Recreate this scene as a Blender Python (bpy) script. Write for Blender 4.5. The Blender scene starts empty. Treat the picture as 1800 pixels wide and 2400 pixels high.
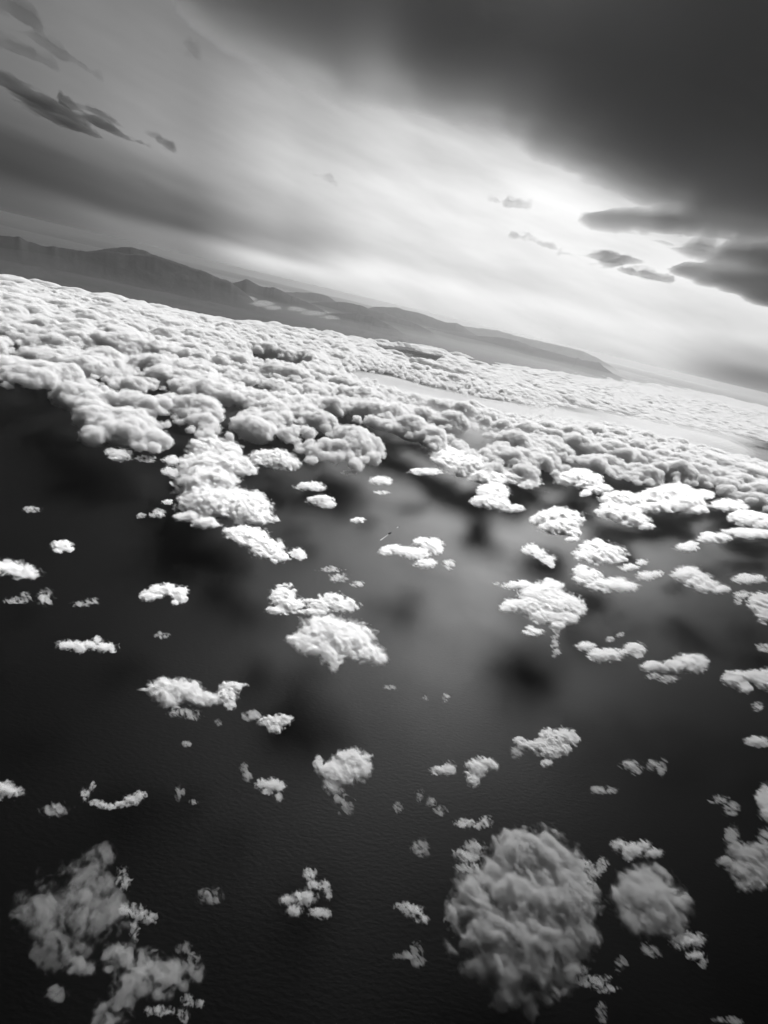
import bpy, math, numpy as np
from mathutils import Matrix, Vector
rad = math.radians
SC = bpy.context.scene
rng = np.random.default_rng(7)

# ------------------------------------------------------------------ camera
CAM_H = 10000.0
F_PX = 1100.0                      # focal length in pixels of the 1800x2400 frame
ROLL = math.atan(0.238)
PITCH = math.atan(478.0 / F_PX)
R0 = np.array([1.0, 0, 0])
U0 = np.array([0, math.sin(PITCH), math.cos(PITCH)])
FW = np.array([0, math.cos(PITCH), -math.sin(PITCH)])
RC = R0 * math.cos(ROLL) + U0 * math.sin(ROLL)
UC = -R0 * math.sin(ROLL) + U0 * math.cos(ROLL)
CAM = np.array([0, 0, CAM_H])
cd = bpy.data.cameras.new("camera"); cam = bpy.data.objects.new("camera", cd)
SC.collection.objects.link(cam); SC.camera = cam
cd.sensor_fit = 'VERTICAL'; cd.sensor_height = 24.0; cd.lens = 24.0 * F_PX / 2400.0
cd.clip_start = 10.0; cd.clip_end = 2.0e6
cam.matrix_world = Matrix(((RC[0], UC[0], -FW[0], 0), (RC[1], UC[1], -FW[1], 0), (RC[2], UC[2], -FW[2], CAM_H), (0, 0, 0, 1)))
SC.render.resolution_x = 768; SC.render.resolution_y = 1024

def ray(px, py):
    px = np.asarray(px, float); py = np.asarray(py, float)
    d = FW + ((px - 900) / F_PX)[..., None] * RC - ((py - 1200) / F_PX)[..., None] * UC
    return d / np.linalg.norm(d, axis=-1, keepdims=True)
def at_z(px, py, z):               # point of the level z that the photo shows at a pixel
    d = ray(px, py)
    t = (z - CAM_H) / np.minimum(d[..., 2], -1e-4)
    return CAM + d * t[..., None]

# ------------------------------------------------------------------ light
SUN_EL, SUN_AZ = rad(37), rad(16)   # azimuth from +Y towards +X
sd = bpy.data.lights.new("sun", 'SUN'); sun = bpy.data.objects.new("sun", sd); SC.collection.objects.link(sun)
sd.energy = 5.0; sd.angle = rad(36); sd.color = (1.0, 1.0, 1.0)
SUN_DIR = Vector((math.sin(SUN_AZ) * math.cos(SUN_EL), math.cos(SUN_AZ) * math.cos(SUN_EL), math.sin(SUN_EL)))
sun.rotation_euler = SUN_DIR.to_track_quat('Z', 'Y').to_euler()
SC.view_settings.view_transform = 'Standard'; SC.view_settings.look = 'None'
SC.view_settings.exposure = 0.82; SC.view_settings.gamma = 1.0
cy = SC.cycles
cy.volume_bounces = 8; cy.max_bounces = 12; cy.transparent_max_bounces = 96
cy.diffuse_bounces = 3; cy.glossy_bounces = 2; cy.transmission_bounces = 2
cy.sample_clamp_indirect = 6.0; cy.use_denoising = True
cy.adaptive_threshold = 0.03

W = bpy.data.worlds.new("World"); SC.world = W; W.use_nodes = True
nt = W.node_tree; nt.nodes.clear()
def N(t, typ, **kw):
    n = t.nodes.new(typ)
    for k, v in kw.items():
        if k.startswith('i_'):
            n.inputs[int(k[2:])].default_value = v
        else: setattr(n, k, v)
    return n
out = N(nt, 'ShaderNodeOutputWorld'); bg = N(nt, 'ShaderNodeBackground'); bg.inputs[1].default_value = 0.1
L = nt.links.new
def M(t, op, a, b=None, c=None, clamp=False):
    n = t.nodes.new('ShaderNodeMath'); n.operation = op; n.use_clamp = clamp
    for k, v in enumerate((a, b, c)):
        if v is None: continue
        if isinstance(v, (int, float)): n.inputs[k].default_value = v
        else: t.links.new(v, n.inputs[k])
    return n.outputs[0]
sky = N(nt, 'ShaderNodeTexSky', sky_type='NISHITA', sun_disc=False, sun_elevation=SUN_EL, sun_rotation=SUN_AZ, altitude=8000)
bw = N(nt, 'ShaderNodeRGBToBW'); L(sky.outputs[0], bw.inputs[0])
tc = N(nt, 'ShaderNodeTexCoord'); sx = N(nt, 'ShaderNodeSeparateXYZ'); L(tc.outputs['Generated'], sx.inputs[0])
az = M(nt, 'MULTIPLY', M(nt, 'ARCTAN2', sx.outputs[0], sx.outputs[1]), 180 / math.pi)
el = M(nt, 'MULTIPLY', M(nt, 'ARCSINE', sx.outputs[2]), 180 / math.pi)
cmb = N(nt, 'ShaderNodeCombineXYZ'); L(M(nt, 'MULTIPLY', az, 0.035), cmb.inputs[0]); L(M(nt, 'MULTIPLY_ADD', el, 0.16, M(nt, 'MULTIPLY', az, 0.02)), cmb.inputs[1])
nz = N(nt, 'ShaderNodeTexNoise'); nz.inputs['Scale'].default_value = 1.0; nz.inputs['Detail'].default_value = 5; nz.inputs['Distortion'].default_value = 0.4
L(cmb.outputs[0], nz.inputs['Vector'])
nzc = M(nt, 'SUBTRACT', nz.outputs[0], 0.5)
el2 = M(nt, 'ADD', el, M(nt, 'MULTIPLY', nzc, M(nt, 'MULTIPLY', M(nt, 'MAXIMUM', M(nt, 'MINIMUM', el, 8.0), 0.0), 0.75)))
elf = M(nt, 'DIVIDE', el2, 40.0)
# brightness of the veiled sky by elevation, for five bearings (degrees, display tone)
PROF = {-41: [(0,.27),(1.2,.30),(3,.20),(5,.25),(7,.36),(10,.46),(14,.47),(20,.42),(35,.14)],
        -27: [(0,.50),(1.2,.52),(2.6,.33),(4.2,.37),(6.5,.50),(9,.60),(13,.56),(18,.50),(35,.14)],
        -17: [(0,.74),(1.3,.90),(2.6,.68),(4,.60),(6,.72),(9,.80),(13,.74),(19,.56),(35,.14)],
        -6:  [(0,.84),(1.5,.88),(2.6,.95),(4.5,.86),(7,.90),(10,.92),(14.5,.85),(18,.62),(24,.42),(35,.12)],
        10:  [(0,.86),(1.5,.90),(3,.95),(5,.88),(8,.96),(12,.98),(15.5,.85),(18,.5),(24,.34),(35,.12)],
        22:  [(0,.80),(1.5,.86),(3,.93),(5,.90),(8,.96),(12,.90),(14,.55),(18,.33),(35,.12)],
        33:  [(0,.58),(1.2,.48),(2.6,.70),(4,.88),(6,.9),(10,.92),(12,.6),(16,.28),(35,.12)]}
lin = lambda v: v / 12.92 if v < 0.04045 else ((v + 0.055) / 1.055)**2.4
prev = None; paz = None
for a_, pr in PROF.items():
    cr = N(nt, 'ShaderNodeValToRGB'); cr.color_ramp.interpolation = 'EASE'; e = cr.color_ramp.elements
    for k, (q, v) in enumerate(pr):
        s_ = e[k] if k < 2 else e.new(min(q / 40.0, 1.0)); s_.position = q / 40.0; s_.color = (lin(v),) * 3 + (1,)
    for k, (q, v) in enumerate(pr): e[k].position = q / 40.0; e[k].color = (lin(v),) * 3 + (1,)
    L(elf, cr.inputs[0]); cur = cr.outputs[0]
    if prev is not None:
        mr = N(nt, 'ShaderNodeMapRange', interpolation_type='SMOOTHSTEP'); mr.inputs[1].default_value = paz; mr.inputs[2].default_value = a_; L(az, mr.inputs[0])
        mx = N(nt, 'ShaderNodeMix', data_type='RGBA'); L(mr.outputs[0], mx.inputs[0]); L(prev, mx.inputs[6]); L(cur, mx.inputs[7]); cur = mx.outputs[2]
    prev, paz = cur, a_
nz2 = N(nt, 'ShaderNodeTexNoise'); nz2.inputs['Scale'].default_value = 2.6; nz2.inputs['Detail'].default_value = 6; L(cmb.outputs[0], nz2.inputs['Vector'])
st = M(nt, 'MULTIPLY_ADD', nz2.outputs[0], 0.5, 0.75)
vb = N(nt, 'ShaderNodeRGBToBW'); L(prev, vb.inputs[0])
back = N(nt, 'ShaderNodeMapRange', interpolation_type='SMOOTHSTEP'); back.inputs[1].default_value = 45; back.inputs[2].default_value = 110; back.inputs[3].default_value = 1; back.inputs[4].default_value = 0.25
L(M(nt, 'ABSOLUTE', az), back.inputs[0])
veil = M(nt, 'MULTIPLY', M(nt, 'MULTIPLY', vb.outputs[0], st), back.outputs[0])
tot = M(nt, 'ADD', M(nt, 'MULTIPLY', veil, 5.5), M(nt, 'MULTIPLY', bw.outputs[0], 0.04))
L(tot, bg.inputs[0]); L(bg.outputs[0], out.inputs[0])

# ------------------------------------------------------------------ materials
def new_mat(name):
    m = bpy.data.materials.new(name); m.use_nodes = True; m.node_tree.nodes.clear(); return m
def vol_mat(name, dens, g=0.4, albedo=0.99):
    m = new_mat(name); t = m.node_tree
    o = N(t, 'ShaderNodeOutputMaterial'); v = N(t, 'ShaderNodeVolumePrincipled')
    v.inputs['Color'].default_value = (albedo, albedo, albedo, 1)
    v.inputs['Density'].default_value = dens; v.inputs['Anisotropy'].default_value = g
    t.links.new(v.outputs[0], o.inputs['Volume']); return m
def add_mesh(name, verts, quads, mat, smooth=True):
    me = bpy.data.meshes.new(name)
    me.vertices.add(len(verts)); me.vertices.foreach_set('co', np.asarray(verts, np.float32).ravel())
    q = np.asarray(quads, np.int32); k = q.shape[1]
    me.loops.add(q.size); me.loops.foreach_set('vertex_index', q.ravel())
    me.polygons.add(len(q)); me.polygons.foreach_set('loop_start', np.arange(len(q), dtype=np.int32) * k)
    me.polygons.foreach_set('use_smooth', np.full(len(q), smooth))
    me.update(); me.materials.append(mat)
    o = bpy.data.objects.new(name, me); SC.collection.objects.link(o); return o

# ------------------------------------------------------------------ noise tiles
def tile(n, beta, seed, lo=1, hi=11):
    r = np.random.default_rng(seed)
    f = np.fft.fftfreq(n) * n
    k = np.sqrt(f[:, None, None]**2 + f[None, :, None]**2 + f[None, None, :n//2+1]**2); k[0, 0, 0] = 1e9
    a = k**(-beta / 2.0); a[(k < lo) | (k > hi)] = 0
    s = np.fft.rfftn(r.standard_normal((n, n, n))) * a
    v = np.fft.irfftn(s, s=(n, n, n)); v /= v.std(); return v.astype(np.float32)
T_FBM = tile(128, 3.0, 1, 3)
def sample3(T, x, y, z):
    n = T.shape[0]
    i = np.floor(x).astype(np.int64); j = np.floor(y).astype(np.int64); k = np.floor(z).astype(np.int64)
    fx = (x - i).astype(np.float32); fy = (y - j).astype(np.float32); fz = (z - k).astype(np.float32)
    i %= n; j %= n; k %= n; i1 = (i + 1) % n; j1 = (j + 1) % n; k1 = (k + 1) % n
    c = lambda a, b, d: T[a, b, d]
    return ((c(i,j,k)*(1-fx)+c(i1,j,k)*fx)*(1-fy)+(c(i,j1,k)*(1-fx)+c(i1,j1,k)*fx)*fy)*(1-fz) + \
           ((c(i,j,k1)*(1-fx)+c(i1,j,k1)*fx)*(1-fy)+(c(i,j1,k1)*(1-fx)+c(i1,j1,k1)*fx)*fy)*fz
def hash2(i, j, s):
    h = (i * 374761393 + j * 668265263 + s * 1442695041) & 0xffffffff
    h = ((h ^ (h >> 13)) * 1274126177) & 0xffffffff
    h = ((h ^ (h >> 16)) * 2246822519) & 0xffffffff
    return ((h ^ (h >> 15)) & 0xffffff) / float(0xffffff)
def caps(x, y, s, seed):           # domes of random size side by side, 0..1
    u = x / s; v = y / s; i0 = np.floor(u).astype(np.int64); j0 = np.floor(v).astype(np.int64)
    best = np.zeros_like(u)
    for a in (-1, 0, 1):
        for b in (-1, 0, 1):
            i = i0 + a; j = j0 + b
            cx = i + 0.15 + 0.7 * hash2(i, j, seed); cyy = j + 0.15 + 0.7 * hash2(i, j, seed + 1)
            r = 0.55 + 0.42 * hash2(i, j, seed + 2)
            d2 = ((u - cx)**2 + (v - cyy)**2) / (r * r)
            best += (r * np.maximum(0, 1 - d2)**0.62)**5
    return best**0.2
def fbm2(x, y, s, seed, oct=4):
    r = np.zeros_like(x); a = 1.0
    for o in range(oct):
        u = x / s + seed * 17.3; v = y / s - seed * 9.1
        i = np.floor(u).astype(np.int64); j = np.floor(v).astype(np.int64); fu = u - i; fv = v - j
        fu = fu * fu * (3 - 2 * fu); fv = fv * fv * (3 - 2 * fv)
        h = lambda p, q: hash2(p, q, seed + o * 7) * 2 - 1
        r += a * ((h(i, j) * (1 - fu) + h(i + 1, j) * fu) * (1 - fv) + (h(i, j + 1) * (1 - fu) + h(i + 1, j + 1) * fu) * fv)
        a *= 0.5; s *= 0.5
    return r

# ------------------------------------------------------------------ surface from a density grid (surface nets)
def nets(Fg, origin, h):
    S = Fg > 0
    nx, ny, nz = Fg.shape
    cs = [S[a:nx-1+a, b:ny-1+b, c:nz-1+c] for a in (0, 1) for b in (0, 1) for c in (0, 1)]
    cnt = sum(c.astype(np.int8) for c in cs)
    act = (cnt > 0) & (cnt < 8)
    idx = np.full(act.shape, -1, np.int64); ids = np.argwhere(act); idx[act] = np.arange(len(ids))
    if len(ids) == 0: return np.zeros((0, 3)), np.zeros((0, 4), int)
    acc = np.zeros((len(ids), 3)); n = np.zeros(len(ids))
    co = [np.array(c) for c in ((0,0,0),(1,0,0),(0,1,0),(1,1,0),(0,0,1),(1,0,1),(0,1,1),(1,1,1))]
    for a, b in ((0,1),(2,3),(4,5),(6,7),(0,2),(1,3),(4,6),(5,7),(0,4),(1,5),(2,6),(3,7)):
        pa = ids + co[a]; pb = ids + co[b]
        va = Fg[pa[:,0],pa[:,1],pa[:,2]]; vb = Fg[pb[:,0],pb[:,1],pb[:,2]]
        m = (va > 0) != (vb > 0); t = np.where(m, va / np.where(m, va - vb, 1), 0)
        acc += m[:, None] * (pa + (pb - pa) * t[:, None]); n += m
    V = acc / n[:, None] * h + origin
    quads = []
    for ax in range(3):
        b, c = (ax + 1) % 3, (ax + 2) % 3
        s0 = [slice(1, -1)] * 3; s0[ax] = slice(0, -1); s1 = [slice(1, -1)] * 3; s1[ax] = slice(1, None)
        A = S[tuple(s0)]; B = S[tuple(s1)]
        e = np.argwhere(A != B)
        if len(e) == 0: continue
        fl = A[e[:,0], e[:,1], e[:,2]]
        e[:, b] += 1; e[:, c] += 1
        def cell(db, dc):
            q = e.copy(); q[:, b] += db; q[:, c] += dc; return idx[q[:,0], q[:,1], q[:,2]]
        q = np.stack([cell(-1,-1), cell(0,-1), cell(0,0), cell(-1,0)], 1)
        q[~fl] = q[~fl][:, ::-1]; quads.append(q)
    return V, np.concatenate(quads)


# ------------------------------------------------------------------ sea and land
def tag(o, label=None, cat=None, group=None, kind=None):
    for k, v in (('label', label), ('category', cat), ('group', group), ('kind', kind)):
        if v: o[k] = v
    return o
def surf_mat(name, col, rough=0.9, bump=0, scale=0.01, stretch=(1, 1, 1), spec=0.5, var=0.0, vscale=1e-4, dist=30):
    m = new_mat(name); t = m.node_tree; l = t.links.new
    o_ = N(t, 'ShaderNodeOutputMaterial'); p = N(t, 'ShaderNodeBsdfPrincipled')
    p.inputs['Base Color'].default_value = (col, col, col, 1); p.inputs['Roughness'].default_value = rough; p.inputs['Specular IOR Level'].default_value = spec
    l(p.outputs[0], o_.inputs[0])
    g = N(t, 'ShaderNodeNewGeometry'); mp = N(t, 'ShaderNodeVectorMath', operation='MULTIPLY'); mp.inputs[1].default_value = stretch; l(g.outputs['Position'], mp.inputs[0])
    if var:
        n = N(t, 'ShaderNodeTexNoise'); n.inputs['Scale'].default_value = vscale; n.inputs['Detail'].default_value = 6; l(mp.outputs[0], n.inputs['Vector'])
        r = N(t, 'ShaderNodeMapRange'); r.inputs[1].default_value = .3; r.inputs[2].default_value = .7; r.inputs[3].default_value = col * (1 - var); r.inputs[4].default_value = col * (1 + var)
        l(n.outputs[0], r.inputs[0]); l(r.outputs[0], p.inputs['Base Color'])
    if bump:
        n = N(t, 'ShaderNodeTexNoise'); n.inputs['Scale'].default_value = scale; n.inputs['Detail'].default_value = 4; l(mp.outputs[0], n.inputs['Vector'])
        b = N(t, 'ShaderNodeBump'); b.inputs['Strength'].default_value = bump; b.inputs['Distance'].default_value = dist; l(n.outputs[0], b.inputs['Height']); l(b.outputs[0], p.inputs['Normal'])
    return m, t, p
m_sea, t, p = surf_mat('sea_water', 0.001, 0.42, 0.32, 0.017, (0.45, 1.0, 1.0), dist=15)
p.inputs['IOR'].default_value = 1.18
g = N(t, 'ShaderNodeNewGeometry'); n = N(t, 'ShaderNodeTexNoise'); n.inputs['Scale'].default_value = 1.6e-4; n.inputs['Detail'].default_value = 5; t.links.new(g.outputs['Position'], n.inputs['Vector'])
r = N(t, 'ShaderNodeMapRange'); r.inputs[1].default_value = .3; r.inputs[2].default_value = .7; r.inputs[3].default_value = .46; r.inputs[4].default_value = .58
t.links.new(n.outputs[0], r.inputs[0]); t.links.new(r.outputs[0], p.inputs['Roughness'])
me_r = 9.0e5
sea = add_mesh('sea', [(-me_r,-me_r,0),(me_r,-me_r,0),(me_r,me_r,0),(-me_r,me_r,0)], [(0,1,2,3)], m_sea, False)
tag(sea, 'dark rippled open sea under the clouds', 'sea', kind='structure')

def pol(a, D): return (D * math.sin(rad(a)), D * math.cos(rad(a)))
m_land, _, _ = surf_mat('dark_land', 0.02, 0.95, 0.6, 0.0006, spec=0.1, var=0.5, vscale=1.2e-4, dist=300)
def land_mesh():
    A = np.linspace(-75, 88, 200); Rr = np.exp(np.linspace(math.log(8.8e4), math.log(8.6e5), 90))
    V = []; 
    for j, Rj in enumerate(Rr):
        for a in A:
            rr = Rj * (1 + (0.10 * math.sin(a * 0.9) + 0.07 * math.sin(a * 2.3 + 1)) * (1 - j / 89.0))
            if a > 5 : rr *= 1 + 0.035 * (a - 5) * (1 - j / 89.0)
            x, y = pol(a, rr); V.append((x, y, 12.0 if j == 0 else 25.0))
    V = np.array(V); hh = 140 * (1 + fbm2(V[:,0], V[:,1], 14000, 3, 4)); k = np.repeat(np.arange(90), 200)
    V[:,2] += np.where(k > 0, np.maximum(hh, 0), 0)
    Q = [(j*200+i, j*200+i+1, (j+1)*200+i+1, (j+1)*200+i) for j in range(89) for i in range(199)]
    return V, Q
land = add_mesh('land', *land_mesh(), m_land)
tag(land, 'dark hazy land behind the cloud deck', 'land', kind='structure')

# ------------------------------------------------------------------ mountain ridges (their feet stand on the land plain)
m_rock, _, _ = surf_mat('mountain_slopes', 0.015, 0.95, 0.5, 0.0012, spec=0.1, var=0.4, vscale=4e-4, dist=250)
def azel(px, py):
    d = ray(px, py); return np.degrees(np.arctan2(d[..., 0], d[..., 1])), np.degrees(np.arcsin(d[..., 2]))
def ridge(name, pts, D, label, width=9000.0, seed=1):
    P = np.array(pts, float); a, e = azel(P[:,0], P[:,1])
    n = 220; A = np.linspace(a[0] - 3.0, a[-1] + 3.0, n); E = np.interp(A, a, e)
    D = D * 1000.0; z = CAM_H + D * np.tan(np.radians(E))
    lo = np.clip((A - (a[0] - 3.0)) / 3.0, 0, 1); hi = np.clip(((a[-1] + 3.0) - A) / 3.0, 0, 1)
    z = z * np.minimum(lo, hi)**0.7
    z = z + 170 * fbm2(A * 900, A * 0, 420, seed, 5) * np.minimum(lo, hi)
    rows = np.linspace(-1, 1, 41); V = []
    for s in rows:
        prof = (1 - abs(s))**1.35
        rr = D + s * width * 2 + 250 * fbm2(A * 700, A * 0 + s * 300, 500, seed + 3, 3) * (abs(s))
        x = rr * np.sin(np.radians(A)); y = rr * np.cos(np.radians(A))
        gul = 1 + 0.16 * fbm2(x, y, 6500, seed + 5, 5) * abs(s)**0.5 * (1 - abs(s))**0.3
        V.append(np.stack([x, y, np.maximum(z * prof * gul, 0) - 30.0 * (abs(s) > 0.999)], 1))
    V = np.concatenate(V)
    Q = [(j*n+i, j*n+i+1, (j+1)*n+i+1, (j+1)*n+i) for j in range(40) for i in range(n-1)]
    o = add_mesh(name, V, Q, m_rock); return tag(o, label, 'mountain ridge', kind='structure')
RIDGES = [
 ('mountains', [(-400,480),(-200,520),(0,552),(42,554),(60,565),(105,577),(151,580),(193,589),(223,590),(259,589),(301,595),(362,598),(392,607),(431,622),(467,631),(500,646),(542,662)], 165, 'long dark mountain ridge on the left below the horizon'),
 ('mountains', [(240,585),(262,580),(307,577),(341,587),(362,598),(380,610)], 215, 'grey pointed summit behind the long dark ridge'),
 ('mountains', [(547,663),(578,655),(598,663),(618,674),(645,674),(663,683),(681,692),(724,709)], 200, 'dark double peak right of the long ridge'),
 ('mountains', [(699,685),(739,686),(768,694),(786,706),(800,712)], 300, 'pale low ridge behind the double peak'),
 ('mountains', [(764,707),(807,708),(847,715),(873,727),(905,735),(941,748),(977,759)], 240, 'grey ridge sloping down in the middle of the range'),
 ('mountains', [(862,723),(880,719),(927,720),(952,727),(981,733),(1006,741),(1042,755),(1071,757),(1086,765),(1100,776)], 320, 'tallest grey massif in the middle of the range'),
 ('mountains', [(800,734),(836,736),(873,741),(901,756)], 190, 'small low hill in front of the tallest massif'),
 ('mountains', [(1000,768),(1105,785),(1180,792),(1211,798),(1259,816),(1301,827),(1350,840),(1354,837),(1362,843),(1380,846),(1404,849),(1419,862),(1437,876)], 270, 'low dark ridge ending in two knobs at the right'),
 ('mountains', [(1090,765),(1166,774),(1181,779),(1229,792),(1301,807),(1362,822),(1392,835)], 420, 'faintest pale ridge beyond the low dark ridge'),
]
for i, (nm, pts, D, lab) in enumerate(RIDGES): ridge(nm, pts, D, lab, seed=10 + i)

# ------------------------------------------------------------------ helpers for footprints drawn on a level
def inside(poly, x, y):
    P = np.asarray(poly, float); r = np.zeros(x.shape, bool); n = len(P)
    for i in range(n):
        x1, y1 = P[i]; x2, y2 = P[(i + 1) % n]
        if y1 == y2: continue
        c = ((y1 > y) != (y2 > y)); r ^= c & (x < (x2 - x1) * (y - y1) / (y2 - y1) + x1)
    return r
def sdist(poly, x, y):             # signed distance, positive inside
    P = np.asarray(poly, float); best = np.full(x.shape, 1e18); n = len(P)
    for i in range(n):
        ax, ay = P[i]; bx, by = P[(i + 1) % n]; dx, dy = bx - ax, by - ay
        t = np.clip(((x - ax) * dx + (y - ay) * dy) / (dx * dx + dy * dy + 1e-9), 0, 1)
        best = np.minimum(best, (x - ax - t * dx)**2 + (y - ay - t * dy)**2)
    d = np.sqrt(best); return np.where(inside(poly, x, y), d, -d)
def project(x, y, z):
    d = np.stack([x, y, z - CAM_H + 0 * x], -1); w = np.maximum(d @ FW, 1.0)
    return 900 + F_PX * (d @ RC) / w, 1200 - F_PX * (d @ UC) / w
def shell(name, X, Y, top, bot, mat):            # closed slab between two height grids, open where top == bot
    pos = top > bot + 1e-3; nr, nc = X.shape
    idt = np.arange(nr * nc).reshape(nr, nc); idb = idt.copy(); idb[pos] = nr * nc + np.arange(pos.sum())
    V = np.concatenate([np.stack([X, Y, top], -1).reshape(-1, 3), np.stack([X[pos], Y[pos], bot[pos]], -1)])
    ap = pos[:-1,:-1] | pos[1:,:-1] | pos[:-1,1:] | pos[1:,1:]
    f = lambda I: np.stack([I[:-1,:-1][ap], I[:-1,1:][ap], I[1:,1:][ap], I[1:,:-1][ap]], 1)
    Q = np.concatenate([f(idt), f(idb)[:, ::-1]])
    used = np.unique(Q); mp = np.full(len(V), -1); mp[used] = np.arange(len(used))
    return add_mesh(name, V[used], mp[Q], mat)

# ------------------------------------------------------------------ cloud deck
DECK_Z = 1500.0
DECK = [(-900,380),(-200,585),(0,640),(110,655),(217,680),(340,702),(461,727),(570,745),(678,762),(790,775),(900,794),(1010,808),(1133,843),(1280,862),(1420,884),(1550,900),(1700,925),(2100,1010),(2900,1200),(2900,1500),(1900,1240),(1800,1200),(1700,1150),(1600,1120),(1500,1130),(1400,1110),(1330,1075),(1290,1110),(1200,1110),(1130,1080),(1060,1040),(1000,1045),(930,1010),(900,1050),(846,1085),(780,1060),(738,1065),(690,1040),(650,1000),(600,1020),(559,1030),(477,1010),(400,1000),(360,1040),(293,1060),(217,1047),(185,1010),(200,985),(141,944),(81,941),(43,927),(20,890),(-100,860),(-900,700)]
HOLES = [([(560,822),(620,828),(700,846),(740,858),(700,862),(600,845)], 1.0, 12),
         ([(770,864),(900,868),(1000,896),(1110,918),(1250,942),(1400,960),(1520,984),(1650,1010),(1900,1055),(1900,1085),(1650,1058),(1500,1012),(1350,990),(1200,975),(1050,945),(930,915),(820,890)], .72, 46),
         ([(875,800),(960,812),(1040,836),(1000,838),(900,815)], 0.8, 8),
         ([(925,832),(1000,845),(1080,872),(1030,870),(950,850)], 0.8, 8),
         ([(1130,945),(1300,940),(1420,985),(1350,1020),(1230,1010),(1150,985)], 0.35, 40),
         ([(330,905),(400,890),(420,930),(350,940)], 0.5, 16), ([(120,880),(220,875),(235,892),(150,905)], 0.6, 12),
         ([(320,1000),(430,960),(450,1000),(350,1020)], 0.5, 20), ([(540,960),(600,955),(620,975),(560,985)], 0.5, 14)]
def deck_cover(X, Y):
    px, py = project(X, Y, DECK_Z + 500)
    w = fbm2(X, Y, 7000, 5, 5); w2 = fbm2(X, Y, 7000, 9, 5)
    far = np.clip((np.hypot(X, Y) - 2e4) / 6e4, 0, 1)
    px = px + 18 * w2; py = py + (11 - 7 * far) * w
    c = np.clip(sdist(DECK, px, py) / (30 - 22 * far), -1, 1)
    sd_ = sdist(DECK, px, py); nf = np.clip((58000 - np.hypot(X, Y)) / 20000, 0, 1)
    c = c - nf * np.clip(1.25 - sd_ / 230, 0, 1) * np.clip(2.0 * fbm2(X, Y, 2300, 15, 3) + .42, 0, 1) * 1.7
    for P, s, wd in HOLES:
        c = np.minimum(c, 1 - 2.9 * s * np.clip(0.5 + sdist(P, px, py) / wd, 0, 1))
    return c
def puff_grid(xr, yr, vox, spacing, seed, rmax, rsel, kk):
    """Cauliflower heads: ellipsoids dropped where the deck covers, blended and roughened, then skinned."""
    nx, ny = int((xr[1] - xr[0]) / vox), int((yr[1] - yr[0]) / vox); vz = vox * 0.8
    z0 = DECK_Z - 500; nz = int(2500 / vz)
    F = np.zeros((nx, ny, nz), np.float32)
    r = np.random.default_rng(seed); gz = z0 + vz * np.arange(nz)
    for spc, lo_, hi_, zf, thr in ((spacing * 1.7, .38, .72, .85, .2), (spacing, .38, .66, .9, -.1), (spacing * .55, .38, .66, .95, -.5)):
        cx, cy_ = np.meshgrid(np.arange(xr[0], xr[1], spc), np.arange(yr[0], yr[1], spc), indexing='ij')
        cx = (cx + r.uniform(-.48, .48, cx.shape) * spc).ravel(); cy_ = (cy_ + r.uniform(-.48, .48, cy_.shape) * spc).ravel()
        c = deck_cover(cx, cy_); rr = np.hypot(cx, cy_)
        R = spc * r.uniform(lo_, hi_, cx.shape)
        big = 0.5 + 0.5 * fbm2(cx, cy_, 8000, 77, 3)
        keep = (c > thr + 0.5 * r.random(cx.shape)) & (c > -0.9) & (rr > rsel[0]) & (rr < rsel[1])
        for x, y, Rr, cc, bg_ in zip(cx[keep], cy_[keep], R[keep], c[keep], big[keep]):
            Rr = Rr * (0.72 + 0.28 * min(max(cc, 0), 1)) * (0.8 + 0.4 * bg_)
            zc = DECK_Z + 60 + (0.18 * Rr + (spacing * 1.7 - spc) * 0.38) * (0.4 + 0.6 * max(cc, 0)) + 170 * bg_
            i0, i1 = max(0, int((x - 1.5 * Rr - xr[0]) / vox)), min(nx, int((x + 1.5 * Rr - xr[0]) / vox) + 2)
            j0, j1 = max(0, int((y - 1.5 * Rr - yr[0]) / vox)), min(ny, int((y + 1.5 * Rr - yr[0]) / vox) + 2)
            k0, k1 = max(0, int((zc - 1.1 * Rr - z0) / vz)), min(nz, int((zc + 1.4 * Rr * zf - z0) / vz) + 2)
            if i1 <= i0 or j1 <= j0 or k1 <= k0: continue
            X = xr[0] + vox * np.arange(i0, i1) - x; Y = yr[0] + vox * np.arange(j0, j1) - y; Z = gz[k0:k1] - zc
            Z = np.where(Z > 0, Z / zf, Z / 0.55)
            d = np.sqrt((X**2)[:, None, None] + (Y**2)[None, :, None] + (Z**2)[None, None, :])
            F[i0:i1, j0:j1, k0:k1] += np.exp(np.clip((Rr - d) / kk, -12, 14)).astype(np.float32)
    F = np.log(F + 1e-4) * kk
    ix = np.nonzero((F > -250) & (F < 400))
    px = ix[0] * vox; py = ix[1] * vox; pz = ix[2] * vz
    k = 43.0 / (spacing * 1.1)
    n1 = sample3(T_FBM, px * k, py * k, pz * k); n2 = sample3(T_FBM, px * k * 2.1 + 9, py * k * 2.1 + 3 * n1, pz * k * 2.1)
    n3 = sample3(T_FBM, px * k * 4.2 + 3 * n2, py * k * 4.2 + 70, pz * k * 4.2)
    F[ix] += (75 * n1 + 70 * (np.abs(n2) - 0.8) + 34 * n3).astype(np.float32) * (spacing / 1200)
    F[0] = F[-1] = -999; F[:, 0] = F[:, -1] = -999; F[:, :, 0] = F[:, :, -1] = -999
    return F, (vox, vox, vz)
def zone(name, *a):
    F, sc = puff_grid(*a); root = None
    for lev, nm_, mt in ((-85.0, name, m_deck_thin), (0.0, 'deck_body', m_deck)):
        V, Q = nets(F - lev, np.zeros(3), 1.0)
        ob = add_mesh(nm_, V * np.array(sc) + np.array([a[0][0], a[1][0], DECK_Z - 500]), Q, mt)
        if root is None: root = ob
        else: ob.parent = root
    return root
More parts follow.
